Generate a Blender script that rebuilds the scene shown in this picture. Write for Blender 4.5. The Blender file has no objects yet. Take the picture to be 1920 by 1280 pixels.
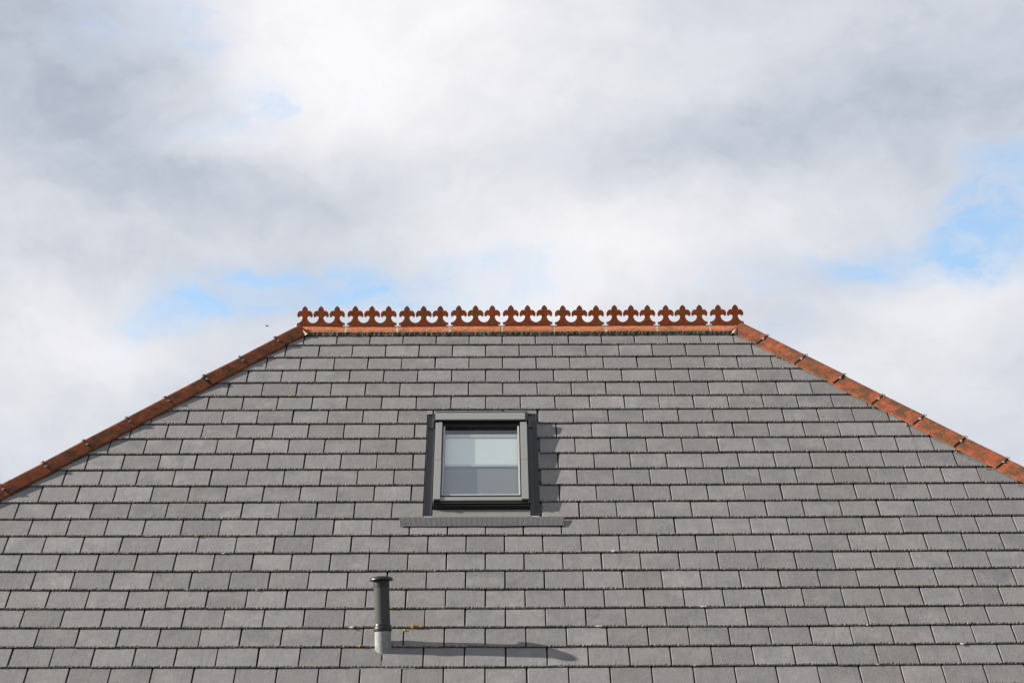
import bpy, bmesh, math, random
from mathutils import Vector, Matrix

random.seed(11)
scene = bpy.context.scene
COL = scene.collection
R = math.radians

# ------------------------------------------------------------------ camera
GROUND = 6.42                      # height of the roof origin (top of the front slope) above the ground
cam_d = bpy.data.cameras.new('camera')
cam_d.sensor_width = 36.0
cam_d.lens = 85.0
cam_d.clip_start = 0.1
cam_d.clip_end = 6000.0
cam = bpy.data.objects.new('camera', cam_d)
COL.objects.link(cam)
_r = Vector((0.99996294, -0.00692335, -0.00511811))
_d = Vector((-0.00353989, 0.21128220, -0.97741869))
_f = Vector((0.00784838, 0.97740058, 0.21124986))
_m = Matrix((_r, -_d, -_f)).transposed().to_4x4()
_m.translation = Vector((-0.98354800, -21.59728111, -4.76738072 + GROUND))
cam.matrix_world = _m
scene.camera = cam

# ------------------------------------------------------------------ exposure
scene.view_settings.view_transform = 'Standard'
scene.view_settings.look = 'None'
scene.view_settings.exposure = 1.35
scene.view_settings.gamma = 1.0
scene.view_settings.use_curve_mapping = False
scene.render.resolution_x = 1024
scene.render.resolution_y = 682
GAIN = 2 ** 1.35

# ------------------------------------------------------------------ sun and sky
SUN_AZ, SUN_EL = -87.4, 23.7       # low sun from the left, a touch behind the ridge
_az, _el = R(SUN_AZ), R(SUN_EL)
to_sun = Vector((math.sin(_az) * math.cos(_el), math.cos(_az) * math.cos(_el), math.sin(_el)))
sun_d = bpy.data.lights.new('sun', 'SUN')
sun_d.energy = 5.0
sun_d.angle = R(0.53)
sun_d.color = (1.0, 0.925, 0.83)
sun = bpy.data.objects.new('sun', sun_d)
COL.objects.link(sun)
sun.rotation_euler = to_sun.to_track_quat('Z', 'Y').to_euler()
sun.location = (-30, 0, 30)


def s2l(*c):
    return tuple((v / 255 / 12.92) if v / 255 <= 0.04045 else ((v / 255 + 0.055) / 1.055) ** 2.4 for v in c)


class NT:
    """small helper for node trees"""
    def __init__(self, nt):
        self.nt = nt
        self.n = nt.nodes
        self.l = nt.links

    def new(self, typ, **kw):
        nd = self.n.new(typ)
        for k, v in kw.items():
            setattr(nd, k, v)
        return nd

    def put(self, sock, v):
        if isinstance(v, bpy.types.NodeSocket):
            self.l.new(v, sock)
        elif v is not None:
            if sock.type == 'RGBA' and hasattr(v, '__len__') and len(v) == 3:
                v = tuple(v) + (1.0,)
            sock.default_value = v

    def math(self, op, a, b=None, clamp=False):
        nd = self.new('ShaderNodeMath', operation=op, use_clamp=clamp)
        self.put(nd.inputs[0], a)
        if b is not None:
            self.put(nd.inputs[1], b)
        return nd.outputs[0]

    def vmath(self, op, a, b=None):
        nd = self.new('ShaderNodeVectorMath', operation=op)
        self.put(nd.inputs[0], a)
        if b is not None:
            if op == 'SCALE':
                self.put(nd.inputs['Scale'], b)
            else:
                self.put(nd.inputs[1], b)
        return nd.outputs['Value' if op == 'LENGTH' else 'Vector']

    def noise(self, vec, scale, detail=4.0, rough=0.5, color=False, dist=0.0):
        nd = self.new('ShaderNodeTexNoise')
        self.put(nd.inputs['Vector'], vec)
        self.put(nd.inputs['Scale'], scale)
        nd.inputs['Detail'].default_value = detail
        nd.inputs['Roughness'].default_value = rough
        nd.inputs['Distortion'].default_value = dist
        return nd.outputs['Color' if color else 'Fac']

    def rng(self, v, a, b, c=0.0, d=1.0, interp='LINEAR'):
        nd = self.new('ShaderNodeMapRange', interpolation_type=interp)
        for i, x in enumerate((v, a, b, c, d)):
            self.put(nd.inputs[i], x)
        return nd.outputs[0]

    def mix(self, fac, a, b, blend='MIX'):
        nd = self.new('ShaderNodeMix', data_type='RGBA', blend_type=blend)
        self.put(nd.inputs[0], fac)
        self.put(nd.inputs[6], a)
        self.put(nd.inputs[7], b)
        return nd.outputs[2]

    def ramp(self, fac, stops):
        nd = self.new('ShaderNodeValToRGB')
        cr = nd.color_ramp
        while len(cr.elements) < len(stops):
            cr.elements.new(0.5)
        for e, (p, c) in zip(cr.elements, stops):
            e.position = p
            e.color = tuple(c) + (1.0,)
        self.put(nd.inputs[0], fac)
        return nd.outputs[0]


world = bpy.data.worlds.new('World')
scene.world = world
world.use_nodes = True
w = NT(world.node_tree)
w.n.clear()
SKY_STRENGTH = 0.1
nish = w.new('ShaderNodeTexSky')
nish.sky_type = 'NISHITA'
nish.sun_disc = False
nish.sun_elevation = R(SUN_EL)
nish.sun_rotation = R(SUN_AZ)
nish.air_density = 1.0
nish.dust_density = 0.6
nish.ozone_density = 1.4
geo_dir = w.new('ShaderNodeTexCoord').outputs['Generated']
# wispy edges: the direction is stirred by noise before the cloud banks are looked up
n1 = w.vmath('SUBTRACT', w.noise(geo_dir, 9.0, 5, 0.55, color=True), (0.5, 0.5, 0.5))
n2 = w.vmath('SUBTRACT', w.noise(geo_dir, 34.0, 4, 0.55, color=True), (0.5, 0.5, 0.5))
wd = w.vmath('ADD', geo_dir, w.vmath('ADD', w.vmath('SCALE', n1, 0.055), w.vmath('SCALE', n2, 0.016)))


def bank(vec, az, el, saz, sel, tilt, weight):
    """one soft cloud bank: an ellipsoid round a direction of the sky"""
    a, e = R(az), R(el)
    c = (math.sin(a) * math.cos(e), math.cos(a) * math.cos(e), math.sin(e))
    mp = w.new('ShaderNodeMapping', vector_type='TEXTURE')
    w.put(mp.inputs['Vector'], vec)
    mp.inputs['Location'].default_value = c
    mp.inputs['Rotation'].default_value = (e, R(tilt), -a)
    mp.inputs['Scale'].default_value = (R(saz) * 2, 0.35, R(sel) * 2)
    ln = w.vmath('LENGTH', mp.outputs[0])
    return w.rng(ln, 0.0, 1.0, weight, 0.0, 'SMOOTHERSTEP')


# azimuth, elevation, half widths, tilt (degrees), weight
BRIGHT = [
    (-3.84, 19.91, 4.17, 2.53, 0, 0.36),
    (-0.30, 18.27, 4.80, 2.91, 0, 0.15),
    (-5.10, 17.89, 1.90, 2.02, 0, 0.10),
    (-11.04, 19.53, 2.78, 2.40, 0, -0.32),
    (-9.27, 16.88, 2.15, 1.52, 0, -0.16),
    (-5.99, 15.87, 2.91, 1.14, 0, -0.17),
    (-1.56, 16.12, 3.79, 0.76, 0, -0.06),
    (0.08, 15.36, 2.91, 0.76, 0, 0.14),
    (10.07, 17.38, 4.80, 1.39, -12, -0.18),
    (5.39, 16.88, 3.79, 0.76, -8, -0.06),
    (12.09, 19.03, 2.53, 1.52, 0, -0.03),
    (5.14, 14.98, 2.91, 0.88, -8, 0.20),
    (1.22, 13.59, 3.03, 1.26, 0, 0.26),
    (3.49, 13.72, 3.29, 1.01, 0, 0.12),
    (-9.78, 12.33, 2.91, 1.01, 0, 0.26),
    (10.95, 12.83, 2.40, 1.01, -5, 0.24),
    (9.81, 10.94, 3.16, 1.01, 0, 0.18),
    (11.58, 11.19, 2.02, 1.14, 0, -0.08),
    (-7.50, 14.98, 1.90, 0.76, 0, 0.06),
    (-8.01, 13.72, 3.29, 0.88, 0, -0.05),
    (2.61, 18.90, 3.29, 1.52, 0, 0.04),
    (-10.92, 10.68, 2.53, 1.14, 0, 0.10),
    (-7.25, 16.88, 1.14, 0.38, -15, 0.20),
    (-9.02, 17.64, 0.88, 0.51, 0, 0.12),
]
BLUE = [
    (-6.37, 17.57, 1.45, 0.61, -25, 0.54),
    (-7.69, 19.22, 0.76, 1.14, 20, 0.42),
    (-4.60, 13.82, 2.34, 0.63, 0, 0.74),
    (-7.31, 13.06, 1.71, 0.43, -8, 0.74),
    (-1.56, 13.72, 3.16, 0.63, 0, 0.48),
    (-5.86, 13.40, 1.52, 0.61, 0, 0.30),
    (12.28, 15.23, 1.39, 0.95, -25, 0.90),
    (9.69, 13.91, 3.67, 0.73, -8, 0.74),
    (8.55, 14.10, 1.52, 0.46, 0, 0.25),
    (12.47, 13.72, 1.52, 0.61, 0, 0.55),
    (7.35, 12.33, 0.76, 0.38, 0, 0.50),
    (-9.40, 19.91, 1.64, 0.76, -10, 0.34),
]
f1 = w.noise(geo_dir, 6.0, 6, 0.52)
f2 = w.noise(w.vmath('MULTIPLY', wd, (1.0, 1.0, 1.7)), 17.0, 6, 0.55)
f3 = w.noise(w.vmath('MULTIPLY', wd, (1.0, 1.0, 1.4)), 46.0, 5, 0.58)
lum = w.math('ADD', 0.5, w.math('MULTIPLY', w.math('SUBTRACT', f1, 0.5), 0.16))
lum = w.math('ADD', lum, w.math('MULTIPLY', w.math('SUBTRACT', f2, 0.5), 0.36))
lum = w.math('ADD', lum, w.math('MULTIPLY', w.math('SUBTRACT', f3, 0.5), 0.30))
f4 = w.noise(w.vmath('MULTIPLY', wd, (1.0, 1.0, 1.5)), 110.0, 5, 0.6)
lum = w.math('ADD', lum, w.math('MULTIPLY', w.math('SUBTRACT', f4, 0.5), 0.12))
for b in BRIGHT:
    lum = w.math('ADD', lum, bank(wd, *b))
gap = w.math('ADD', w.math('MULTIPLY', w.math('SUBTRACT', f2, 0.5), 0.8), w.math('MULTIPLY', w.math('SUBTRACT', f3, 0.5), 1.15))
for b in BLUE:
    gap = w.math('ADD', gap, bank(wd, *b))
gap = w.rng(gap, 0.06, 1.28, 0.0, 0.95, 'SMOOTHSTEP')
veil = w.noise(w.vmath('MULTIPLY', wd, (1.0, 1.0, 2.4)), 26.0, 6, 0.62, dist=0.5)      # thin cloud drawn across the gaps
gap = w.math('MULTIPLY', gap, w.rng(veil, 0.38, 0.62, 0.42, 1.0, 'SMOOTHSTEP'))
K = 1.0 / (GAIN * SKY_STRENGTH)
cl = w.ramp(lum, [(0.0, [v * K for v in s2l(160, 170, 189)]), (0.3, [v * K for v in s2l(196, 203, 215)]),
                  (0.55, [v * K for v in s2l(219, 222, 230)]), (0.8, [v * K for v in s2l(238, 238, 242)]), (1.0, [v * K for v in s2l(251, 250, 253)])])
blue = w.mix(0.45, nish.outputs[0], tuple(v * K for v in s2l(148, 192, 236)))
skycol = w.mix(gap, cl, blue)
bg = w.new('ShaderNodeBackground')
w.put(bg.inputs['Color'], skycol)
bg.inputs['Strength'].default_value = SKY_STRENGTH
out = w.new('ShaderNodeOutputWorld')
w.l.new(bg.outputs[0], out.inputs['Surface'])


# ------------------------------------------------------------------ materials
def material(name):
    m = bpy.data.materials.new(name)
    m.use_nodes = True
    t = NT(m.node_tree)
    bs = t.n['Principled BSDF']
    return m, t, bs


def bump(t, bs, height, strength, dist):
    b = t.new('ShaderNodeBump')
    b.inputs['Strength'].default_value = strength
    b.inputs['Distance'].default_value = dist
    t.put(b.inputs['Height'], height)
    t.l.new(b.outputs[0], bs.inputs['Normal'])


def rand(t):
    a = t.new('ShaderNodeObjectInfo').outputs['Random']
    b = t.new('ShaderNodeNewGeometry').outputs['Random Per Island']
    return t.math('FRACT', t.math('ADD', a, t.math('MULTIPLY', b, 3.7)))


def pos(t):
    return t.new('ShaderNodeNewGeometry').outputs['Position']


def mat_tile():
    m, t, bs = material('grey_tile')
    p = pos(t)
    r = rand(t)
    shift = t.vmath('ADD', p, t.vmath('SCALE', (7.3, 3.1, 5.7), r))
    big = t.noise(shift, 5.5, 4, 0.6)
    mid = t.noise(t.vmath('MULTIPLY', shift, (1, 2.2, 2.2)), 26.0, 5, 0.62)
    fine = t.noise(p, 230.0, 3, 0.65)
    c = t.ramp(big, [(0.3, (0.110, 0.111, 0.119)), (0.5, (0.145, 0.141, 0.143)), (0.7, (0.186, 0.177, 0.174))])
    c = t.mix(t.rng(r, 0.0, 1.0, 0.0, 0.85), c, (0.138, 0.135, 0.138))
    k = t.math('ADD', t.math('ADD', t.rng(mid, 0.25, 0.75, 0.84, 1.15), t.rng(fine, 0.2, 0.8, -0.17, 0.17)),
               t.rng(t.math('FRACT', t.math('MULTIPLY', r, 9.7)), 0.0, 1.0, -0.13, 0.11))
    c = t.mix(1.0, c, t.new('ShaderNodeCombineColor').outputs[0], 'MULTIPLY')
    comb = [n for n in t.n if n.bl_idname == 'ShaderNodeCombineColor'][0]
    for i in range(3):
        t.l.new(k, comb.inputs[i])
    # pale lime bloom, ochre lichen dots
    bloom = t.rng(t.noise(shift, 11.0, 5, 0.7), 0.60, 0.78, 0.0, 0.42)
    grain = t.rng(t.noise(p, 120.0, 3, 0.7), 0.45, 0.7, 0.2, 1.0)
    c = t.mix(t.math('MULTIPLY', bloom, grain), c, (0.29, 0.275, 0.255))
    dots = t.math('MULTIPLY', t.rng(t.noise(p, 21.0, 2, 0.5), 0.715, 0.755), t.rng(t.noise(p, 95.0, 2, 0.5), 0.44, 0.58))
    c = t.mix(t.math('MULTIPLY', dots, 0.75), c, (0.34, 0.17, 0.045))
    wide = t.noise(t.vmath('MULTIPLY', p, (1.0, 0.45, 0.45)), 0.9, 5, 0.62)
    c = t.mix(t.math('MULTIPLY', t.rng(wide, 0.52, 0.72), t.rng(mid, 0.3, 0.7, 0.15, 0.55)), c, (0.135, 0.118, 0.098))
    t.put(bs.inputs['Base Color'], c)
    bs.inputs['Roughness'].default_value = 0.82
    bs.inputs['Specular IOR Level'].default_value = 0.3
    rel = t.noise(t.vmath('MULTIPLY', shift, (1, 0.6, 0.6)), 17.0, 5, 0.6, dist=0.6)
    h = t.math('ADD', t.math('MULTIPLY', rel, 1.0), t.math('MULTIPLY', fine, 0.09))
    bump(t, bs, h, 0.5, 0.008)
    return m


def mat_tile_edge():
    m, t, bs = material('weathered_tile_edge')
    p = pos(t)
    a = t.noise(p, 70.0, 4, 0.65)
    b = t.noise(p, 6.0, 4, 0.6)
    c = t.ramp(a, [(0.36, (0.035, 0.030, 0.026)), (0.48, (0.10, 0.092, 0.084)), (0.62, (0.235, 0.222, 0.205))])
    o = t.math('MULTIPLY', t.rng(b, 0.56, 0.70), t.rng(t.noise(p, 45.0, 3, 0.6), 0.4, 0.62))
    c = t.mix(t.math('MULTIPLY', o, 0.8), c, (0.16, 0.085, 0.018))
    t.put(bs.inputs['Base Color'], c)
    bs.inputs['Roughness'].default_value = 0.95
    bump(t, bs, a, 0.6, 0.01)
    return m


def mat_terracotta(name, base, dark, lichen, speck, sp_amt, grimy=False):
    m, t, bs = material(name)
    p = pos(t)
    r = rand(t)
    sh = t.vmath('ADD', p, t.vmath('SCALE', (3.3, 8.1, 4.7), r))
    a = t.noise(sh, 9.0, 5, 0.65)
    b = t.noise(sh, 30.0, 5, 0.7)
    g = t.noise(p, 130.0, 3, 0.7)
    c = t.mix(t.rng(b, 0.34, 0.66), tuple(v * 1.08 for v in base), tuple(v * 0.5 for v in base))
    c = t.mix(t.rng(r, 0, 1, 0.0, 0.35), c, tuple(v * w_ for v, w_ in zip(base, (0.62, 0.5, 0.5))))
    c = t.mix(t.math('MULTIPLY', t.rng(a, 0.60 - 0.2 * lichen, 0.78 - 0.2 * lichen), t.rng(g, 0.3, 0.6, 0.45, 1.0)), c, dark)
    spots = t.math('MULTIPLY', t.rng(t.noise(p, 58.0, 2, 0.5), 0.63, 0.71), t.rng(a, 0.40, 0.6))
    c = t.mix(t.math('MULTIPLY', spots, sp_amt), c, speck)
    ol = t.math('MULTIPLY', t.rng(t.noise(p, 13.0, 3, 0.6), 0.68, 0.76), t.rng(g, 0.4, 0.55))
    c = t.mix(t.math('MULTIPLY', ol, 0.7), c, (0.30, 0.17, 0.03))
    if grimy:                      # algae creeping up from the bedding
        z = t.new('ShaderNodeSeparateXYZ')
        t.l.new(t.new('ShaderNodeTexCoord').outputs['Object'], z.inputs[0])
        zz = t.math('ADD', z.outputs[2], t.math('MULTIPLY', t.math('SUBTRACT', t.noise(p, 16.0, 4, 0.65), 0.5), 0.12))
        c = t.mix(t.math('MULTIPLY', t.rng(zz, -0.088, -0.058, 1.0, 0.0), t.rng(g, 0.3, 0.6, 0.5, 0.95)), c, dark)
    t.put(bs.inputs['Base Color'], c)
    bs.inputs['Roughness'].default_value = 0.9
    bs.inputs['Specular IOR Level'].default_value = 0.25
    bump(t, bs, t.math('ADD', b, t.math('MULTIPLY', g, 0.4)), 0.45, 0.006)
    return m


def mat_mortar(name, lo, mid, hi, scale=55.0):
    m, t, bs = material(name)
    p = pos(t)
    a = t.noise(p, scale, 5, 0.7)
    b = t.noise(p, 8.0, 3, 0.6)
    c = t.ramp(t.math('ADD', t.math('MULTIPLY', a, 0.75), t.math('MULTIPLY', b, 0.25)), [(0.36, lo), (0.52, mid), (0.66, hi)])
    t.put(bs.inputs['Base Color'], c)
    bs.inputs['Roughness'].default_value = 0.95
    bump(t, bs, a, 0.7, 0.012)
    return m


def mat_plain(name, col, rough=0.5, metal=0.0, spec=0.5, var=0.12, scale=14.0):
    m, t, bs = material(name)
    p = pos(t)
    a = t.noise(p, scale, 5, 0.65)
    c = t.mix(t.rng(a, 0.3, 0.7), tuple(v * (1 - var) for v in col), tuple(v * (1 + var) for v in col))
    t.put(bs.inputs['Base Color'], c)
    t.put(bs.inputs['Roughness'], t.rng(a, 0.3, 0.7, rough - 0.06, rough + 0.06))
    bs.inputs['Metallic'].default_value = metal
    bs.inputs['Specular IOR Level'].default_value = spec
    return m


def mat_glass():
    m, t, bs = material('window_glass')
    t.n.remove(bs)
    gi = t.new('ShaderNodeNewGeometry')
    dt = t.new('ShaderNodeVectorMath', operation='DOT_PRODUCT')
    t.l.new(gi.outputs['Incoming'], dt.inputs[0])
    t.l.new(gi.outputs['Normal'], dt.inputs[1])
    cs = t.math('ABSOLUTE', dt.outputs['Value'])
    fac = t.math('ADD', 0.03, t.math('MULTIPLY', 3.8, t.math('POWER', t.math('SUBTRACT', 1.0, cs), 5.0)), clamp=True)
    tr = t.new('ShaderNodeBsdfTransparent')
    tr.inputs[0].default_value = (0.88, 0.92, 0.91, 1)
    gl = t.new('ShaderNodeBsdfGlossy')
    gl.inputs['Roughness'].default_value = 0.02
    mx = t.new('ShaderNodeMixShader')
    t.l.new(fac, mx.inputs[0])
    t.l.new(tr.outputs[0], mx.inputs[1])
    t.l.new(gl.outputs[0], mx.inputs[2])
    t.l.new(mx.outputs[0], t.n['Material Output'].inputs['Surface'])
    return m


M = dict(
    tile=mat_tile(),
    edge=mat_tile_edge(),
    under=mat_plain('shaded_grimy_underside', (0.026, 0.024, 0.023), 0.95, 0, 0.1, 0.4, 60.0),  # dirt, with the shade under laps and in joints put into the colour
    ridge=mat_terracotta('ridge_terracotta', (0.46, 0.150, 0.066), (0.11, 0.062, 0.022), 0.40, (0.45, 0.38, 0.25), 0.6, True),
    hip=mat_terracotta('hip_terracotta', (0.26, 0.066, 0.026), (0.052, 0.028, 0.012), 1.0, (0.27, 0.19, 0.10), 0.6),
    crest=mat_terracotta('crest_terracotta', (0.43, 0.092, 0.030), (0.19, 0.095, 0.026), 0.65, (0.44, 0.32, 0.17), 0.8),
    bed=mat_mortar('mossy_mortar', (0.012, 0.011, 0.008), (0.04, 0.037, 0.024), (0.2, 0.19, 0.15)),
    joint=mat_mortar('pale_mortar', (0.16, 0.13, 0.09), (0.33, 0.28, 0.2), (0.42, 0.38, 0.30)),
    clip=mat_plain('weathered_clip', (0.15, 0.15, 0.148), 0.6, 0.0, 0.4, 0.35, 90.0),
    dark=mat_plain('dark_underlay', (0.016, 0.014, 0.013), 0.9, 0, 0.2),
    lead=mat_plain('grey_window_metal', (0.165, 0.168, 0.165), 0.42, 0.0, 0.5, 0.04),
    flash=mat_plain('dark_flashing_metal', (0.030, 0.031, 0.037), 0.42, 0.0, 0.2, 0.12),
    sill=mat_plain('grey_flashing_metal', (0.150, 0.153, 0.144), 0.45, 0.0, 0.5, 0.06),
    apron=mat_plain('pleated_flashing', (0.088, 0.084, 0.090), 0.5, 0.0, 0.5, 0.1),
    gasket_shade=mat_plain('black_gasket_shade', (0.010, 0.010, 0.011), 0.5, 0, 0.4),  # black seals; elsewhere full shade under hood and window put into the colour
    sash=mat_plain('sash_profile', (0.30, 0.31, 0.315), 0.4, 0, 0.5, 0.05),
    wood=mat_plain('dark_wood', (0.02, 0.014, 0.008), 0.6, 0, 0.2, 0.3, 40.0),
    white=mat_plain('white_blind', (0.75, 0.775, 0.77), 0.8, 0, 0.2, 0.02),
    rail=mat_plain('blind_rail', (0.52, 0.55, 0.56), 0.5, 0, 0.4, 0.02),
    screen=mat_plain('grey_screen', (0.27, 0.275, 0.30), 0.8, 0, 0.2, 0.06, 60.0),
    pipe=mat_plain('grey_plastic', (0.060, 0.061, 0.060), 0.6, 0, 0.04, 0.08, 22.0),
    cap=mat_plain('dark_plastic', (0.017, 0.014, 0.015), 0.38, 0, 0.3, 0.15, 22.0),
    sleeve=mat_mortar('weathered_sleeve', (0.13, 0.143, 0.15), (0.19, 0.203, 0.207), (0.25, 0.26, 0.26), 22.0),
    glass=mat_glass(),
    wall=mat_plain('painted_render', (0.55, 0.52, 0.46), 0.9, 0, 0.2, 0.05),
    gutter=mat_plain('black_gutter', (0.02, 0.02, 0.02), 0.4, 0, 0.5),
    droppings=mat_mortar('pale_lichen', (0.24, 0.23, 0.21), (0.36, 0.35, 0.32), (0.48, 0.47, 0.44), 120.0),
    moss=mat_mortar('yellow_moss', (0.13, 0.075, 0.01), (0.33, 0.20, 0.025), (0.46, 0.31, 0.05), 110.0),
    ground=mat_mortar('grass_ground', (0.03, 0.045, 0.015), (0.05, 0.07, 0.025), (0.09, 0.10, 0.045), 3.0),
    bird=mat_plain('dark_plumage', (0.02, 0.02, 0.022), 0.8),
)

# ------------------------------------------------------------------ roof frame
PITCH = R(40.0)
CP, SP = math.cos(PITCH), math.sin(PITCH)


def P(u, v, n=0.0):
    """a point of the front slope: u metres along the ridge, v metres down the slope, n metres proud of it"""
    return Vector((u, -CP * v - SP * n, -SP * v + CP * n + GROUND))


ROOF = Matrix(((1, 0, 0), (0, CP, -SP), (0, SP, CP)))     # local x along the ridge, y up the slope, z off it


def slope_matrix(u, v, n=0.0):
    m = ROOF.to_4x4()
    m.translation = P(u, v, n)
    return m


def link(name, mesh, parent=None, mats=None, matrix=None, smooth=False):
    o = bpy.data.objects.new(name, mesh)
    COL.objects.link(o)
    if parent is not None:
        o.parent = parent
    if mats:
        for m in mats:
            mesh.materials.append(m)
    if matrix is not None:
        o.matrix_local = matrix
    if smooth:
        for p in mesh.polygons:
            p.use_smooth = True
    return o


def mesh_of(name, verts, faces, mat_idx=None):
    me = bpy.data.meshes.new(name)
    me.from_pydata([tuple(v) for v in verts], [], faces)
    if mat_idx:
        for p, i in zip(me.polygons, mat_idx):
            p.material_index = i
    me.update()
    return me


house = bpy.data.objects.new('house', None)
COL.objects.link(house)
house['label'] = 'house with hipped grey tile roof and red crested ridge under cloudy sky'
house['category'] = 'house'

ROWS = {1: .288, 2: .521, 3: .757, 4: .992, 5: 1.236, 6: 1.477, 7: 1.716, 8: 1.966, 9: 2.218, 10: 2.475, 11: 2.731, 12: 2.988, 13: 3.239,
        14: 3.492, 15: 3.744, 16: 3.998, 17: 4.252, 18: 4.508, 19: 4.760, 20: 5.007, 21: 5.260, 22: 5.513, 23: 5.765, 24: 6.018, 25: 6.270}
EAVE_V = 6.25
# lines of the hip tiles on the front slope: (u, v) points; apex line at n = 0.065, lower edge at n = 0.028
HIP = {
    -1: dict(apex=((-2.776, 0.014), (-4.981, 2.795)), low=((-3.096, 0.616), (-4.947, 3.005))),
    1: dict(apex=((1.317, -0.009), (3.372, 2.568)), low=((1.693, 0.695), (3.330, 2.798))),
}


def on_line(ln, v):
    (u0, v0), (u1, v1) = ln
    return u0 + (u1 - u0) * (v - v0) / (v1 - v0)


def u_edge(side, v, off=0.085):
    return on_line(HIP[side]['low'], v) + side * off


# ------------------------------------------------------------------ tiles
TW, TG, TT = 0.30, 0.25, 0.0150
LAP = 0.05
GAP = 0.0112
EAVE = 0.0


def jag_points(xa, xb, rnd, full=True):
    """the riven front edge: slanting nicks, deeper on one side"""
    pts = []
    x = xa
    depth = rnd.uniform(0.004, 0.008)
    pts.append((xa, depth))
    amp = rnd.uniform(0.55, 1.0)
    while True:
        step = rnd.uniform(0.012, 0.038)
        if x + step > xb - 0.008:
            break
        hi = rnd.choice((rnd.uniform(0.010, 0.022), rnd.uniform(0.016, 0.036))) * amp
        lo = rnd.uniform(0.004, 0.010)
        pts.append((x + step * 0.72, hi))
        pts.append((x + step, lo))
        x += step
    pts.append((xb, rnd.uniform(0.004, 0.008)))
    return pts


def zt(y):
    return TT * (1 - y / TG)


def tile_geometry(poly, rnd, channel=True, jag=True):
    """a lapped tile with outline POLY (counter-clockwise, local x / y); its edge along y = 0 is riven"""
    V, F, MI = [], [], []
    n = len(poly)
    top = []                       # (x, y, drop) outline of the upper face
    jag_rng = None
    ring = []
    for i in range(n):
        (xa, ya), (xb, yb) = poly[i], poly[(i + 1) % n]
        if jag and abs(ya) < 1e-6 and abs(yb) < 1e-6 and xb - xa > 0.03:
            js = jag_points(xa, xb, rnd)
            jag_rng = (len(ring), len(ring) + len(js))
            ring += js[:-1]
            ring.append(js[-1])
        else:
            if not (jag_rng and len(ring) and abs(ring[-1][0] - xa) < 1e-9 and ya == 0):
                ring.append((xa, ya))
    # drop a doubled first point when the riven edge closes the ring
    clean = []
    for q in ring:
        if clean and abs(q[0] - clean[-1][0]) < 1e-7 and abs(q[1] - clean[-1][1]) < 1e-7:
            continue
        clean.append(q)
    ring = clean
    m = len(ring)
    xl = min(q[0] for q in poly)
    for (x, y) in ring:
        V.append((x + (0.004 if channel and x < xl + 1e-6 else 0.0), y, zt(y)))     # worn left arris
    F.append(list(range(m)))
    MI.append(0)
    # skirt down to the underside
    mid, low = [], []
    for (x, y) in ring:
        riv = jag_rng is not None and y < 0.035
        mid.append(len(V))
        V.append((x, 0.0015 if riv else y, zt(y if not riv else 0) - (0.0072 if riv else 0.006)))
        low.append(len(V))
        V.append((x, 0.0035 if riv else y, zt(y if not riv else 0) - 0.0138))
    for i in range(m):
        j = (i + 1) % m
        riv = jag_rng is not None and ring[i][1] < 0.035 and ring[j][1] < 0.035
        k = 1 if riv else 0
        F.append([i, mid[i], mid[j], j])
        MI.append(k)
        F.append([mid[i], low[i], low[j], mid[j]])
        MI.append(2 if riv else 0)
    if channel:
        b = len(V)
        for (x, y) in ((xl - GAP - 0.004, 0.006), (xl + 0.002, 0.006), (xl + 0.002, TG), (xl - GAP - 0.004, TG)):
            V.append((x, y, zt(y) - 0.0150))
        F.append([b, b + 1, b + 2, b + 3])
        MI.append(2)
    return V, F, MI


def clip_poly(poly, a, b, c):
    """keep a*x + b*y <= c"""
    res = []
    for i in range(len(poly)):
        p, q = poly[i], poly[(i + 1) % len(poly)]
        dp, dq = a * p[0] + b * p[1] - c, a * q[0] + b * q[1] - c
        if dp <= 0:
            res.append(p)
        if (dp < 0 < dq) or (dq < 0 < dp):
            t = dp / (dp - dq)
            res.append((p[0] + t * (q[0] - p[0]), p[1] + t * (q[1] - p[1])))
    return res


FULL = [(-TW / 2 + GAP / 2, 0.0), (TW / 2 - GAP / 2, 0.0), (TW / 2 - GAP / 2, TG + LAP), (-TW / 2 + GAP / 2, TG + LAP)]
variants = []
for k in range(14):
    g = tile_geometry(FULL, random.Random(100 + k))
    me = mesh_of('roof_tile', *g)
    me.materials.append(M['tile'])
    me.materials.append(M['edge'])
    me.materials.append(M['under'])
    variants.append((me, g))

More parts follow.
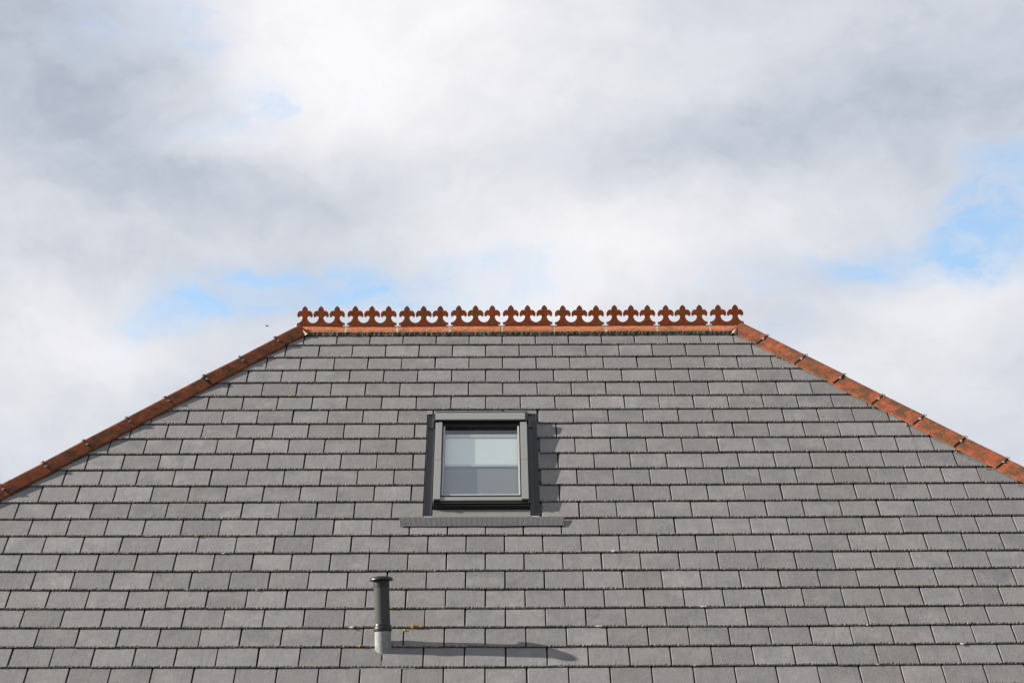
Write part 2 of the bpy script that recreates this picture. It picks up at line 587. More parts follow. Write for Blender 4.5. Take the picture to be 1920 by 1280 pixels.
HOLE_U0, HOLE_U1, HOLE_V0, HOLE_V1 = -1.551, -0.612, 1.548, 3.242
entries = []                       # (area key, row, u, v, kind, data)
for row, v in ROWS.items():
    half = 0.0 if row % 2 else 0.5
    for k in range(-32, 30):
        uc = (k + half + 0.5) * TW
        fits = True
        poly = list(FULL)
        vt = v - TG - LAP
        if uc + TW < u_edge(-1, v) or uc - TW > u_edge(1, v):
            continue
        for side in (-1, 1):
            # hip line in local coordinates: x = u - uc, y = v_front - v
            ua, ub = u_edge(side, v) - uc, u_edge(side, vt) - uc
            slope = (ub - ua) / (TG + LAP)
            before = poly
            poly = clip_poly(poly, side, -side * slope, side * ua)
            if poly != before:
                fits = False
        if len(poly) < 3:
            continue
        parts = [(poly, fits)]
        # the roof window's opening
        y0, y1 = v - HOLE_V1, v - HOLE_V0
        x0, x1 = HOLE_U0 - uc, HOLE_U1 - uc
        if x0 < TW / 2 and x1 > -TW / 2 and y1 > 0.004 and y0 < TG - 0.02:
            parts = []
            if x0 > -TW / 2 + 0.02:
                parts.append((clip_poly(poly, 1, 0, x0), False))
            if x1 < TW / 2 - 0.02:
                parts.append((clip_poly(poly, -1, 0, -x1), False))
            if y1 < TG:
                pm = clip_poly(clip_poly(clip_poly(poly, 0, -1, -y1), 1, 0, x1 if x1 < TW / 2 else 9), -1, 0, -x0 if x0 > -TW / 2 else 9)
                parts.append((pm, False))
        for pl, full in parts:
            if len(pl) < 3:
                continue
            area = abs(sum(pl[i][0] * pl[(i + 1) % len(pl)][1] - pl[(i + 1) % len(pl)][0] * pl[i][1] for i in range(len(pl)))) / 2
            if area < 0.0012:
                continue
            entries.append((row, uc, v, full, pl))

# what the photograph shows: the slope between these bounds; the nearest 300 tiles become parts of their own
def in_view(u, v):
    return v < 5.6 and abs(u + 0.88) < 3.94 + 0.95 * (1 - v / 5.3)


seen = [e for e in entries if in_view(e[1], e[2])]
seen.sort(key=lambda e: (-e[2], abs(e[1] + 0.9)))
single = set(id(e) for e in seen[:300])


def course_drift(row, u, v):
    """courses are never quite straight: they lift towards the hips and wave by a few millimetres"""
    return -0.022 * ((u + 0.6) / 4.2) ** 2 * (v / 5.2) + 0.0022 * math.sin(u * 1.7 + row * 2.3)


JV, JF, JM = [], [], []
rnd = random.Random(5)
for e in entries:
    row, uc, v, full, pl = e
    dn = rnd.uniform(0.0, 0.0015)
    rot = Matrix.Rotation(rnd.gauss(0, R(0.22)), 4, 'Z') @ Matrix.Rotation(rnd.gauss(0, R(0.12)), 4, 'Y') @ Matrix.Rotation(rnd.gauss(0, R(0.12)), 4, 'X')
    mat = slope_matrix(uc + rnd.uniform(-0.0012, 0.0012), v + rnd.gauss(0, 0.0013) + course_drift(row, uc, v), dn) @ rot
    if full:
        me, g = variants[rnd.randrange(len(variants))]
    else:
        jag = any(abs(q[1]) < 1e-6 for q in pl)
        g = tile_geometry(pl, rnd, channel=False, jag=jag)
        me = None
    if id(e) in single:
        if me is None:
            me = mesh_of('roof_tile', *g)
            me.materials.append(M['tile'])
            me.materials.append(M['edge'])
            me.materials.append(M['under'])
        link('roof_tile', me, house, None, mat)
    else:
        b = len(JV)
        for q in g[0]:
            JV.append(mat @ Vector(q))
        for fc in g[1]:
            JF.append([i + b for i in fc])
        JM += g[2]
rest = link('roof_tiles', mesh_of('roof_tiles', JV, JF, JM), house, [M['tile'], M['edge'], M['under']])
rest['kind'] = 'stuff'

# the boarding under the tiles, then the slopes that face away
ud = lambda s, v: u_edge(s, v, 0.14)
dk = [P(ud(-1, 0.02), 0.02, -0.03), P(ud(1, 0.02), 0.02, -0.03), P(ud(1, EAVE_V), EAVE_V, -0.03), P(ud(-1, EAVE_V), EAVE_V, -0.03)]
hole = [P(HOLE_U0, HOLE_V0, -0.03), P(HOLE_U1, HOLE_V0, -0.03), P(HOLE_U1, HOLE_V1, -0.03), P(HOLE_U0, HOLE_V1, -0.03)]
link('roof_deck', mesh_of('roof_deck', dk + hole, [(0, 4, 5, 1), (1, 5, 6, 2), (2, 6, 7, 3), (3, 7, 4, 0)]), house, [M['dark']])

RIDGE_Y, RIDGE_Z = 0.0435, 0.064 + GROUND
RU0, RU1 = -2.789, 1.311
top_z = RIDGE_Z - 0.075
eL, eR = dk[3], dk[2]
bl, br = Vector((eL.x, 2 * RIDGE_Y - eL.y, eL.z)), Vector((eR.x, 2 * RIDGE_Y - eR.y, eR.z))
tl, tr = Vector((RU0 + 0.03, RIDGE_Y, top_z)), Vector((RU1 - 0.03, RIDGE_Y, top_z))
link('roof_slope', mesh_of('roof_slope', [tl, tr, eL, eR, bl, br], [(0, 2, 4), (1, 5, 3), (0, 4, 5, 1)]), house, [M['tile']])


def box_bm(bm, lo, hi, mat=None):
    vs = [bm.verts.new(((lo, hi)[i & 1][0], (lo, hi)[(i >> 1) & 1][1], (lo, hi)[(i >> 2) & 1][2])) for i in range(8)]
    fs = [(0, 2, 3, 1), (4, 5, 7, 6), (0, 1, 5, 4), (2, 6, 7, 3), (0, 4, 6, 2), (1, 3, 7, 5)]
    out = [bm.faces.new([vs[i] for i in f]) for f in fs]
    if mat is not None:
        for v in vs:
            v.co = mat @ v.co
    return vs, out


def bm_obj(name, bm, parent, mats, matrix=None, smooth=False, bevel=0.0):
    if bevel:
        bmesh.ops.bevel(bm, geom=list(bm.edges), offset=bevel, segments=2, affect='EDGES', profile=0.6)
    bmesh.ops.recalc_face_normals(bm, faces=bm.faces)
    me = bpy.data.meshes.new(name)
    bm.to_mesh(me)
    bm.free()
    return link(name, me, parent, mats, matrix, smooth)


# walls, fascia and gutter below the eaves
wb = bmesh.new()
box_bm(wb, (eL.x + 0.4, eL.y + 0.4, 0.0), (eR.x - 0.4, bl.y - 0.4, eL.z - 0.02))
bm_obj('wall', wb, house, [M['wall']])
fb = bmesh.new()
box_bm(fb, (eL.x + 0.05, eL.y + 0.02, eL.z - 0.2), (eR.x - 0.05, eL.y + 0.05, eL.z - 0.012))
bm_obj('fascia', fb, house, [M['wall']])
gv, gf = [], []
for i in range(9):
    a = math.pi * i / 8
    for x in (eL.x, eR.x):
        gv.append((x, eL.y - 0.045 + 0.055 * math.cos(a), eL.z - 0.03 - 0.055 * math.sin(a)))
for i in range(8):
    gf.append((2 * i, 2 * i + 1, 2 * i + 3, 2 * i + 2))
link('gutter', mesh_of('gutter', gv, gf), house, [M['gutter']], smooth=True)


# ------------------------------------------------------------------ ridge tiles with their crest
def ridge_profile(leg, alpha, th, crown=0.03, n=4):
    """half of an angle ridge with a rounded crown: list of (y, z) from the lower edge to the top"""
    a = math.radians(alpha)
    y0, z0 = -leg * math.cos(a), -leg * math.sin(a)
    ta = math.tan(a)
    pts = []
    for y in (y0, y0 * 0.55, -crown, -crown * 0.55, -crown * 0.25, 0.0):
        pts.append((y, 0.003 - math.sqrt((y * ta) ** 2 + 0.008 ** 2)))
    return pts


def sweep_profile(pts, L, th):
    """a ridge tile along x from 0 to L: outer skin, edges and underside"""
    full = pts + [(-y, z) for (y, z) in reversed(pts[:-1])]
    n = len(full)
    V, F = [], []
    for x in (0.0, L):
        for (y, z) in full:
            V.append((x, y, z))
        for (y, z) in full:
            V.append((x, y * 0.985, z - th))
    s = 2 * n
    for i in range(n - 1):
        F.append((i, i + s, i + s + 1, i + 1))
        F.append((n + i, n + i + 1, n + i + s + 1, n + i + s))
        for o in (0, s):
            F.append((o + i, o + i + 1, o + n + i + 1, o + n + i) if o == 0 else (o + i, o + n + i, o + n + i + 1, o + i + 1))
    F.append((0, n, n + s, s))
    F.append((n - 1, n - 1 + s, 2 * n - 1 + s, 2 * n - 1))
    return V, F


# one fleur-de-lis, right half, in units of the spacing (0.153 m): from the base outwards and up to the tip
HALF = [(0.500, 0.178), (0.485, 0.176), (0.440, 0.180), (0.380, 0.198), (0.320, 0.228), (0.262, 0.272), (0.215, 0.325), (0.180, 0.385),
        (0.158, 0.450), (0.150, 0.510), (0.155, 0.555), (0.175, 0.587), (0.215, 0.612), (0.262, 0.618), (0.310, 0.606), (0.350, 0.580),
        (0.388, 0.546), (0.418, 0.530), (0.444, 0.556), (0.468, 0.610), (0.479, 0.675), (0.471, 0.745), (0.436, 0.810), (0.392, 0.868), (0.335, 0.905),
        (0.275, 0.922), (0.222, 0.918), (0.186, 0.900), (0.180, 0.918), (0.186, 0.960), (0.172, 1.020), (0.135, 1.085), (0.085, 1.148), (0.045, 1.186), (0.0, 1.205)]


def crest_outline(n, unit, uz, notch_l=True, notch_r=True):
    """outline of a crest board with N finials, counter-clockwise, x from 0 to n*unit"""
    pts = [(0.0, 0.0), (n * unit, 0.0)]
    if notch_r:
        pts = pts[:-1] + [(n * unit - 0.020, 0.0), (n * unit - 0.020, 0.009), (n * unit - 0.003, 0.009)]
    if notch_l:
        pts = [(0.003, 0.009), (0.020, 0.009), (0.020, 0.0)] + pts[1:]
    up = []
    for k in reversed(range(n)):
        cx = (k + 0.5) * unit
        right = [(cx + x * unit, z * uz) for x, z in HALF]
        left = [(cx - x * unit, z * uz) for x, z in reversed(HALF[:-1])]
        if k < n - 1:
            right = right[1:]
        up += right + left
    up[0] = (n * unit - 0.003, up[0][1])
    up[-1] = (0.003, up[-1][1])
    return pts + up


def extrude_outline(pts, th, bev=0.002):
    """plate in the x / z plane, thickness along y, with a small chamfer to the front"""
    bm = bmesh.new()
    f = bm.faces.new([bm.verts.new((x, -th / 2, z)) for x, z in pts])
    r = bmesh.ops.extrude_face_region(bm, geom=[f])
    for v in r['geom']:
        if isinstance(v, bmesh.types.BMVert):
            v.co.y += th
    bmesh.ops.recalc_face_normals(bm, faces=bm.faces)
    bmesh.ops.triangulate(bm, faces=[f for f in bm.faces if len(f.verts) > 4])
    return bm


UNIT = 0.155
RIDGE_JOINTS = [-2.789, -2.330, -1.856, -1.381, -0.904, -0.427, 0.047, 0.518, 0.998, 1.311]
prof = ridge_profile(0.158, 38, 0.014)
ridge_bits = [('reddish', 0), ('speckled', 1)]
rr = random.Random(3)
for i in range(9):
    x0, x1 = RIDGE_JOINTS[i] + 0.011, RIDGE_JOINTS[i + 1] - 0.011
    if i == 0:
        x0 = RIDGE_JOINTS[0] + 0.02
    if i == 8:
        x1 = RIDGE_JOINTS[9] - 0.01
    V, F = sweep_profile(prof, x1 - x0, 0.014)
    mt = Matrix.Rotation(rr.gauss(0, R(0.25)), 4, 'Y')
    mt.translation = Vector((x0, RIDGE_Y, RIDGE_Z + rr.uniform(-0.002, 0.002)))
    rt = link('ridge_tile', mesh_of('ridge_tile', V, F), house, [M['ridge']], mt)
    n = 3 if i < 8 else 2
    L = (RIDGE_JOINTS[i + 1] - 0.008) - (RIDGE_JOINTS[i] + 0.008)
    if i == 8:
        L = 0.314
    bm = extrude_outline(crest_outline(n, L / n, 0.155, i > 0, i < 8), 0.02)
    off = RIDGE_JOINTS[i] + 0.008 - x0
    cr = bm_obj('crest', bm, rt, [M['crest']], Matrix.Translation((off, 0.0, -0.004)))

# pale mortar between the ridge tiles and where the hips meet the ridge
for i in range(1, 9):
    V, F = sweep_profile([(y * 0.995, z - 0.001) for y, z in prof], 0.020, 0.012)
    for q in range(len(V)):
        if q % 3 == 1:
            V[q] = (V[q][0] + rr.uniform(-0.004, 0.004), V[q][1], V[q][2])
    mt = Matrix.Translation((RIDGE_JOINTS[i] - 0.010, RIDGE_Y, RIDGE_Z))
    link('mortar_joint', mesh_of('mortar_joint', V, F), house, [M['joint']], mt)

# mossy bedding under the ridge tiles' lower edge
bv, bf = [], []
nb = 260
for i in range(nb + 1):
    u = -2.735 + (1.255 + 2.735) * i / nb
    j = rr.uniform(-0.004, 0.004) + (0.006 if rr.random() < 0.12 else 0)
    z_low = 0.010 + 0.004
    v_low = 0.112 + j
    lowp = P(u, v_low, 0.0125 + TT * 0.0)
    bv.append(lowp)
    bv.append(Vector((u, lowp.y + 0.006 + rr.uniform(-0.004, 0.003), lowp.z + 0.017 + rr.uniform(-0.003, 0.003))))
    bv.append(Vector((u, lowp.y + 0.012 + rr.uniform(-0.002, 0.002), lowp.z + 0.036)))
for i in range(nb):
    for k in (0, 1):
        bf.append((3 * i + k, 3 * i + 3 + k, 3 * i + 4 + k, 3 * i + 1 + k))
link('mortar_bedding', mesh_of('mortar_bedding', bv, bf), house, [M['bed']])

# ------------------------------------------------------------------ hip tiles
HIP_JOINTS = {
    -1: [0.243, 0.608, 0.963, 1.336, 1.697, 2.083, 2.439, 2.800],
    1: [0.235, 0.615, 0.984, 1.348, 1.716, 2.084, 2.442, 2.80],
}
for side in (-1, 1):
    H = HIP[side]
    a0 = P(*H['apex'][0], 0.065)
    a1 = P(*H['apex'][1], 0.065)
    l0 = P(*H['low'][0], 0.027)
    ax = (a1 - a0).normalized()
    lperp = (l0 - a0) - ax * (l0 - a0).dot(ax)
    hz = ax.cross(Vector((0, 0, 1))).normalized()
    if hz.dot(lperp) < 0:
        hz = -hz
    upv = hz.cross(ax)
    if upv.z < 0:
        upv = -upv
    leg_y, leg_z = lperp.dot(hz), lperp.dot(upv)
    dv = (a1 - a0).length / (H['apex'][1][1] - H['apex'][0][1])
    js = [H['apex'][0][1] - 0.03] + HIP_JOINTS[side]
    while js[-1] < EAVE_V - 0.1:
        js.append(js[-1] + 0.367)
    js[-1] = EAVE_V - 0.02
    fr = Matrix((ax, -hz, upv)).transposed()       # local x down the hip, -y to the front, z up
    if fr.determinant() < 0:
        fr = Matrix((ax, hz, upv)).transposed()
        sgn = 1
    else:
        sgn = -1
    slope_a = math.degrees(math.atan2(-leg_z, leg_y))
    leg = math.hypot(leg_y, leg_z)
    hp = ridge_profile(leg, slope_a, 0.014, 0.035)
    for i in range(len(js) - 1):
        s0 = (js[i] - H['apex'][0][1]) * dv + (0.008 if side > 0 else 0.004)
        s1 = (js[i + 1] - H['apex'][0][1]) * dv - (0.010 if side > 0 else 0.005)
        V, F = sweep_profile(hp, s1 - s0, 0.014)
        m4 = fr.to_4x4()
        m4.translation = a0 + ax * s0
        wob = Matrix.Rotation(-R(0.75) + rr.gauss(0, R(0.3)), 4, 'Y') @ Matrix.Rotation(rr.gauss(0, R(0.35)), 4, 'Z')
        ht = link('hip_tile', mesh_of('hip_tile', V, F), house, [M['hip']], m4 @ wob @ Matrix.Translation((0, 0, rr.uniform(-0.003, 0.003))))
        # at the lower joint: a dark recessed strip and the clips that hold the tiles
        if i < len(js) - 2:
            Lp = s1 - s0
            V2, F2 = sweep_profile([(y * 0.985, z - 0.009) for y, z in hp], 0.045, 0.005)
            link('joint_strip', mesh_of('joint_strip', V2, F2), ht, [M['dark']], Matrix.Translation((Lp - 0.014, 0, 0)))
            for (fy, big) in ((0.06, 1.0), (0.46, 0.9)):
                yy = -leg_y * fy * 1.0
                zz = -abs(yy) * math.tan(math.radians(slope_a)) + 0.004
                if fy < 0.1:
                    zz = 0.003
                bm = bmesh.new()
                box_bm(bm, (-0.015 * big, -0.010 * big, -0.006), (0.015 * big, 0.010 * big, 0.003))
                for v in bm.verts:
                    v.co += Vector((rr.uniform(-.004, .004), rr.uniform(-.004, .004), rr.uniform(-.002, .002)))
                bmesh.ops.bevel(bm, geom=list(bm.edges), offset=0.002, segments=1, affect='EDGES')
                cm = Matrix.Translation((Lp + 0.006, yy * (1 if sgn != 1 else -1), zz)) @ Matrix.Rotation(math.radians(slope_a) * (1 if fy > 0.1 else 0) * (1 if sgn != 1 else -1), 4, 'X')
                bm_obj('clip', bm, ht, [M['clip']], cm)
    # pale mortar where the hip meets the ridge
    bm = bmesh.new()
    c0 = Vector((RU0 if side < 0 else RU1, RIDGE_Y - 0.01, RIDGE_Z - 0.006))
    c1 = P(H['low'][0][0] + (0.616 if side < 0 else 0.695) * 0 + 0, 0, 0)
    e1 = P(on_line(H['low'], 0.105) - side * 0.03, 0.115, 0.028)
    nseg = 9
    ring_prev = None
    for k in range(nseg + 1):
        q = c0.lerp(e1, k / nseg) + Vector((rr.uniform(-.004, .004), -0.004, rr.uniform(-.002, .004) + 0.010 * math.sin(math.pi * k / nseg)))
        wd_ = 0.014 + 0.010 * k / nseg + rr.uniform(-.003, .003)
        ring = [bm.verts.new(q + Vector((-wd_, -0.004, -0.010))), bm.verts.new(q + Vector((0, -0.010, 0.004))), bm.verts.new(q + Vector((wd_, -0.004, -0.010)))]
        if ring_prev:
            for j in range(2):
                bm.faces.new((ring_prev[j], ring_prev[j + 1], ring[j + 1], ring[j]))
        ring_prev = ring
    bm_obj('mortar_joint', bm, house, [M['joint']])

# ------------------------------------------------------------------ roof window
WIN = slope_matrix(-1.0835, 2.40, 0.0)      # local x right, y up the slope, z off the roof


def wb_(u0, u1, v0, v1, n0, n1):
    """box in the slope's own metres -> local box of the window"""
    return ((u0 + 1.0835, 2.40 - v1, n0), (u1 + 1.0835, 2.40 - v0, n1))


win = bpy.data.objects.new('roof_window', None)
COL.objects.link(win)
win.parent = house
win.matrix_local = WIN
win['label'] = 'grey framed roof window with its white blind half drawn'


def wpart(name, mat, boxes, bevel=0.002):
    bm = bmesh.new()
    for bx in boxes:
        box_bm(bm, *wb_(*bx))
    return bm_obj(name, bm, win, [M[mat]], bevel=bevel)


CL, CR = -1.468, -0.701           # outer faces of the covers
# timber/metal body behind the covers, open in the middle
wpart('frame', 'gasket_shade', [(CL + 0.006, -1.412, 1.66, 3.078, -0.03, 0.073), (-0.757, CR - 0.006, 1.66, 3.078, -0.03, 0.073),
                          (-1.4115, -0.7575, 1.70, 1.853, -0.03, 0.064), (-1.4115, -0.7575, 2.985, 3.076, -0.03, 0.058)])
hood = wpart('hood', 'lead', [(-1.473, -0.713, 1.700, 1.812, 0.092, 0.104)], 0.003)
wpart('hood_end', 'gasket_shade', [(-1.486, -1.4735, 1.695, 1.83, 0.03, 0.096), (-0.7125, -0.698, 1.695, 1.83, 0.03, 0.096), (-1.473, -0.713, 1.69, 1.805, 0.0735, 0.0915)])
wpart('side_cover', 'lead', [(CL, -1.414, 1.826, 2.450, 0.0735, 0.086), (CL - 0.002, CL + 0.0055, 1.826, 2.450, 0.012, 0.0855)])
wpart('side_cover', 'lead', [(CL, -1.412, 2.454, 3.066, 0.0735, 0.086), (CL - 0.002, CL + 0.0055, 2.454, 3.10, 0.012, 0.0855)])
wpart('side_cover', 'lead', [(-0.757, CR, 1.826, 2.450, 0.0735, 0.086)])
wpart('side_cover', 'lead', [(-0.757, CR, 2.454, 3.066, 0.0735, 0.086)])
wpart('side_skirt', 'flash', [(CR - 0.0055, CR + 0.003, 1.826, 3.10, 0.012, 0.0725), (CR + 0.0035, CR + 0.011, 1.80, 3.12, 0.004, 0.045)])
wpart('bottom_cover', 'lead', [(-1.4115, -0.758, 3.018, 3.068, 0.0595, 0.074)])
wpart('bottom_skirt', 'gasket_shade', [(CL - 0.010, CR + 0.012, 3.079, 3.096, 0.02, 0.062), (CL - 0.004, CR + 0.006, 3.0965, 3.112, 0.006, 0.05)])  # black colour stands in for the full shade under the window
# opening sash: slim profile round the pane
SL, SR, ST, SB = -1.404, -0.766, 1.854, 2.972
sash = wpart('sash', 'sash', [(SL, SL + 0.014, ST, SB, 0.030, 0.062), (SR - 0.014, SR, ST, SB, 0.030, 0.062), (SL + 0.0145, SR - 0.0145, SB - 0.016, SB, 0.030, 0.062)])
wpart('sash_gasket', 'gasket_shade', [(SL - 0.0075, SL - 0.0005, ST, SB + 0.012, 0.02, 0.060), (SR + 0.0005, SR + 0.0085, ST, SB + 0.012, 0.02, 0.060), (SL, SR, SB + 0.0005, SB + 0.013, 0.02, 0.056)])
pane_v = [(SL + 0.014 + 1.0835, 2.40 - SB + 0.016, 0.048), (SR - 0.014 + 1.0835, 2.40 - SB + 0.016, 0.048), (SR - 0.014 + 1.0835, 2.40 - ST, 0.048), (SL + 0.014 + 1.0835, 2.40 - ST, 0.048)]
link('glass_pane', mesh_of('glass_pane', pane_v, [(0, 1, 2, 3)]), win, [M['glass']])
wpart('reveal', 'wood', [(SL + 0.0145, SR - 0.0145, 1.855, 1.93, -0.06, -0.03)], 0)
wpart('reveal_side', 'sash', [(SL, SL + 0.012, 1.93, SB, -0.05, 0.0295), (SR - 0.012, SR, 1.93, SB, -0.05, 0.0295)], 0)
wpart('blind_rail', 'rail', [(SL + 0.0145, SR - 0.0145, 1.907, 1.957, -0.010, 0.012)], 0.003)
wpart('blind', 'white', [(SL + 0.016, SR - 0.016, 1.958, 2.395, -0.006, 0.000)], 0)
wpart('blind_rail', 'rail', [(SL + 0.0145, SR - 0.0145, 2.396, 2.432, -0.010, 0.010)], 0.003)
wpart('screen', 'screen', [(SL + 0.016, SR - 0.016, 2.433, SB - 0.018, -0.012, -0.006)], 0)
# flashing: gutters at both sides, head piece, sill plate and pleated apron
wpart('flashing', 'flash', [(HOLE_U0 - 0.02, CL - 0.0105, 1.53, 3.235, -0.010, -0.004), (HOLE_U0 + 0.010, HOLE_U0 + 0.014, 1.56, 3.235, -0.0035, 0.010),
                            (HOLE_U0 + 0.0145, CL - 0.011, 1.60, 1.78, -0.0035, 0.001)], 0.0015)
wpart('flashing', 'flash', [(CR + 0.0115, HOLE_U1 + 0.02, 1.53, 3.235, -0.010, -0.004), (HOLE_U1 - 0.034, HOLE_U1 - 0.029, 1.56, 3.20, -0.0035, 0.008), (HOLE_U1 - 0.012, HOLE_U1 - 0.006, 1.56, 3.20, -0.0035, 0.010),
                            (CR + 0.012, HOLE_U1 - 0.036, 1.60, 1.78, -0.0035, 0.001)], 0.0015)
wpart('head_flashing', 'flash', [(CL - 0.01, CR + 0.01, 1.53, 1.659, -0.012, 0.02)], 0.002)
wpart('sill_plate', 'sill', [(CL - 0.002, CR + 0.012, 3.1125, 3.240, 0.002, 0.0125)], 0.003)
wpart('sill_corner', 'sash', [(HOLE_U0 + 0.004, CL - 0.0025, 3.205, 3.241, -0.0035, 0.010)], 0.003)
wpart('sill_corner', 'sash', [(CR + 0.0125, HOLE_U1 - 0.004, 3.205, 3.241, -0.0035, 0.010)], 0.003)
# pleated apron: a corrugated sheet dressed over the course below
av, af = [], []
a0_, a1_ = -1.730, -0.427
nr = 132
na = nr * 4
prof4 = (0.0, 0.0034, 0.0034, 0.0)
for i in range(na + 1):
    u = a0_ + (a1_ - a0_) * i / na
    z = prof4[i % 4]
    wob = 0.0025 * math.sin(u * 5.1) + 0.002 * math.sin(u * 13 + 1)
    for (v, zz) in ((3.238, 0.0215), (3.262, 0.0225), (3.31, 0.0205), (3.372 + wob * 1.5 - 0.006 * (u - a0_), 0.0165)):
        av.append((u + 1.0835, 2.40 - v, zz + z + (wob * 0.5 if v > 3.25 else 0)))
for i in range(na):
    for k in range(3):
        a = 4 * i + k
        af.append((a, a + 1, a + 5, a + 4))
link('apron', mesh_of('apron', av, af), win, [M['apron']])

# ------------------------------------------------------------------ vent pipe
PU, PV = -1.7946, 5.009
base = P(PU, PV, 0.0)
vent = bpy.data.objects.new('vent_pipe', None)
COL.objects.link(vent)
vent.parent = house
vent.matrix_local = Matrix.Translation(base) @ Matrix.Rotation(R(-1.9), 4, 'Y') @ Matrix.Rotation(R(0.0), 4, 'X')
vent['label'] = 'dark grey vent pipe with round cap and pale lower sleeve'


def lathe(name, prof, mat, n=40):
    V, F = [], []
    m = len(prof)
    for i in range(n):
        a = 2 * math.pi * i / n
        for (r, z) in prof:
            V.append((r * math.cos(a), r * math.sin(a), z))
    for i in range(n):
        j = (i + 1) % n
        for k in range(m - 1):
            F.append((i * m + k, j * m + k, j * m + k + 1, i * m + k + 1))
    me = mesh_of(name, V, F)
    o = link(name, me, vent, [M[mat]], smooth=True)
    bm = bmesh.new()
    bm.from_mesh(me)
    bmesh.ops.remove_doubles(bm, verts=bm.verts, dist=1e-5)
    for e in bm.edges:
        if len(e.link_faces) == 2 and e.calc_face_angle(0) > R(35):
            e.smooth = False
    bmesh.ops.recalc_face_normals(bm, faces=bm.faces)
    bm.to_mesh(me)
    bm.free()
    return o


lathe('sleeve', [(0.0605, -0.16), (0.0608, 0.0), (0.0600, 0.118), (0.0600, 0.135), (0.05, 0.135)], 'sleeve')
lathe('collar', [(0.055, 0.124), (0.0655, 0.124), (0.0665, 0.128), (0.0665, 0.148), (0.0645, 0.155), (0.0625, 0.157), (0.0620, 0.170), (0.0605, 0.174), (0.052, 0.175)], 'cap')
lathe('pipe', [(0.0565, 0.160), (0.0558, 0.30), (0.0556, 0.462)], 'pipe')
lathe('cap_neck', [(0.054, 0.448), (0.0585, 0.448), (0.0585, 0.502)], 'cap')
lathe('cap', [(0.055, 0.497), (0.083, 0.495), (0.0865, 0.498), (0.0865, 0.503), (0.083, 0.512), (0.073, 0.521), (0.055, 0.526), (0.025, 0.528), (0.0, 0.5285)], 'cap')

# the metal sheet round the pipe shows as a thin edge below the next course
sb = bmesh.new()
box_bm(sb, (-0.235, -0.004, 0.0), (0.235, 0.10, 0.0022))
bm_obj('pipe_flashing', sb, house, [M['sash']], slope_matrix(-1.79, 5.262, 0.0008))

# ------------------------------------------------------------------ small growth on the tiles
def blob(name, u, v, n, rad, flat, mat, seed, lumps=1, label=None):
    rg = random.Random(seed)
    bm = bmesh.new()
    for k in range(lumps):
        off = Vector((0, 0, 0)) if k == 0 else Vector((rg.uniform(-1.6, 1.6) * rad, rg.uniform(-0.5, 0.5) * rad, 0))
        rk = rad * (1 if k == 0 else rg.uniform(0.4, 0.8))
        g = bmesh.ops.create_icosphere(bm, subdivisions=2, radius=1.0)
        for vv in g['verts']:
            s = 1 + rg.uniform(-0.28, 0.28)
            vv.co = Vector((vv.co.x * rk * s, vv.co.y * rk * 0.75 * s, vv.co.z * rk * flat * s)) + off
    o = bm_obj(name, bm, house, [M[mat]], slope_matrix(u, v, n))
    if label:
        o['label'] = label
    return o


PALE = [(-0.048, 3.735, 0.020), (0.584, 4.503, 0.017), (-2.035, 4.757, 0.021), (-0.211, 4.757, 0.018), (-2.784, 4.252, 0.011), (1.784, 4.757, 0.013),
        (2.447, 5.004, 0.018), (0.468, 5.256, 0.015), (1.792, 5.256, 0.012), (-3.311, 4.248, 0.010), (-3.085, 3.742, 0.012), (1.05, 3.232, 0.010)]
for i, (u, v, r_) in enumerate(PALE):
    blob('lichen_patch', u, v - 0.004, 0.0125, r_ * 0.85, 0.3, 'droppings', 40 + i, 3 if r_ > 0.014 else 1)
MOSS = [(-1.582, 4.752, 0.020, 3), (-1.522, 4.755, 0.013, 2), (-1.645, 4.790, 0.016, 2), (-1.748, 4.505, 0.013, 3), (-2.743, 1.234, 0.013, 2), (-2.62, 0.990, 0.009, 2), (-3.314, 3.490, 0.011, 2),
        (-1.965, 5.000, 0.014, 3), (-2.30, 1.234, 0.006, 1), (-0.60, 3.236, 0.010, 2), (-0.52, 2.472, 0.008, 1), (2.06, 5.004, 0.007, 1), (0.12, 5.004, 0.008, 2)]
for i, (u, v, r_, lm) in enumerate(MOSS):
    blob('moss', u, v - 0.004, 0.014 if v != 4.790 else 0.004, r_, 0.55, 'moss', 80 + i, lm)

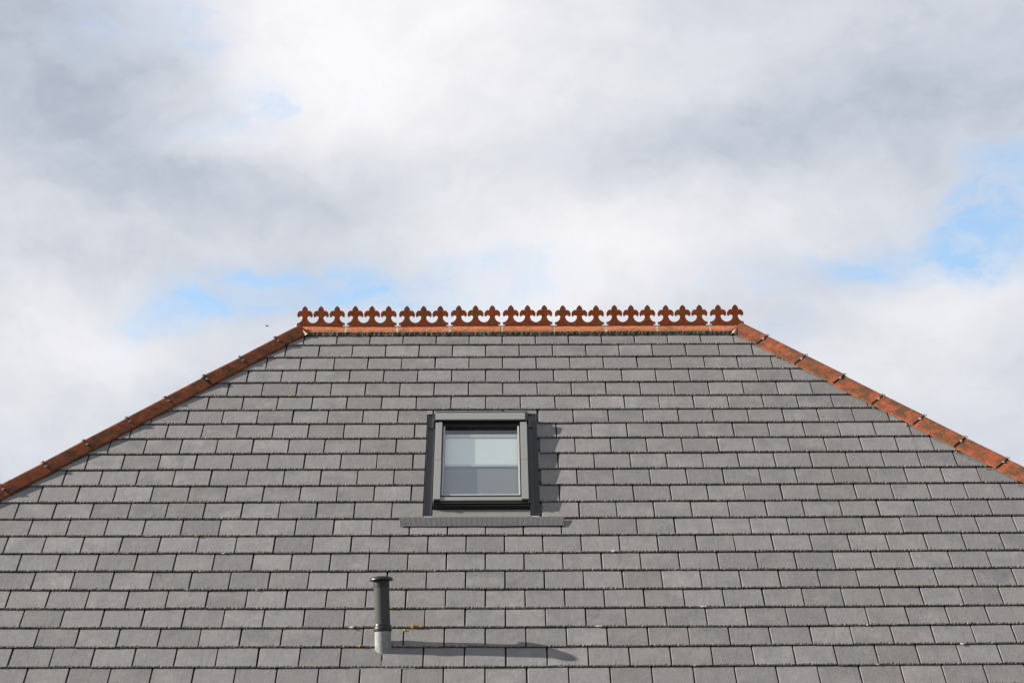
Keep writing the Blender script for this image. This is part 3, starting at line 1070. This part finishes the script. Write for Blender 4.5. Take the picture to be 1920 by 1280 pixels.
gr = random.Random(77)
for side in (-1, 1):
    for k in range(9):
        v = gr.uniform(0.35, 2.9)
        blob('moss', on_line(HIP[side]['low'], v) - side * gr.uniform(-0.005, 0.02), v, 0.012, gr.uniform(0.006, 0.012), 0.6, 'moss', 300 + k + side * 50, 2)

# ------------------------------------------------------------------ ground
gm = mesh_of('ground', [(-2500, -2500, 0), (2500, -2500, 0), (2500, 2500, 0), (-2500, 2500, 0)], [(0, 1, 2, 3)])
go = link('ground', gm, None, [M['ground']])
go['kind'] = 'structure'

# ------------------------------------------------------------------ a bird far off
bd = bpy.data.objects.new('bird', None)
COL.objects.link(bd)
bdir = Vector((-0.093, 0.972, 0.217)).normalized()
bd.location = _m.translation + bdir * 165.0
bd['label'] = 'tiny dark bird flying far off, left of the crested ridge'
bd['category'] = 'bird'
V, F = [], []
secs = [(-0.13, 0.004), (-0.09, 0.022), (-0.02, 0.034), (0.05, 0.028), (0.085, 0.018), (0.11, 0.017), (0.135, 0.004)]
for (x, r_) in secs:
    for k in range(8):
        a = 2 * math.pi * k / 8
        V.append((x, r_ * math.cos(a), r_ * math.sin(a) * 0.85))
for i in range(len(secs) - 1):
    for k in range(8):
        F.append((i * 8 + k, i * 8 + (k + 1) % 8, (i + 1) * 8 + (k + 1) % 8, (i + 1) * 8 + k))
link('body', mesh_of('body', V, F), bd, [M['bird']], smooth=True)
for s in (-1, 1):
    V = [(0.05, 0.02 * s, 0.012), (-0.04, 0.02 * s, 0.012), (0.03, 0.14 * s, 0.03), (-0.05, 0.13 * s, 0.028), (-0.06, 0.26 * s, 0.004),
         (0.05, 0.02 * s, 0.006), (-0.04, 0.02 * s, 0.008), (0.03, 0.14 * s, 0.024), (-0.05, 0.13 * s, 0.025), (-0.06, 0.26 * s, 0.002)]
    F = [(0, 1, 3, 2), (2, 3, 4), (5, 7, 8, 6), (7, 9, 8), (0, 2, 7, 5), (2, 4, 9, 7), (1, 6, 8, 3), (3, 8, 9, 4)]
    link('wing', mesh_of('wing', V, F), bd, [M['bird']])
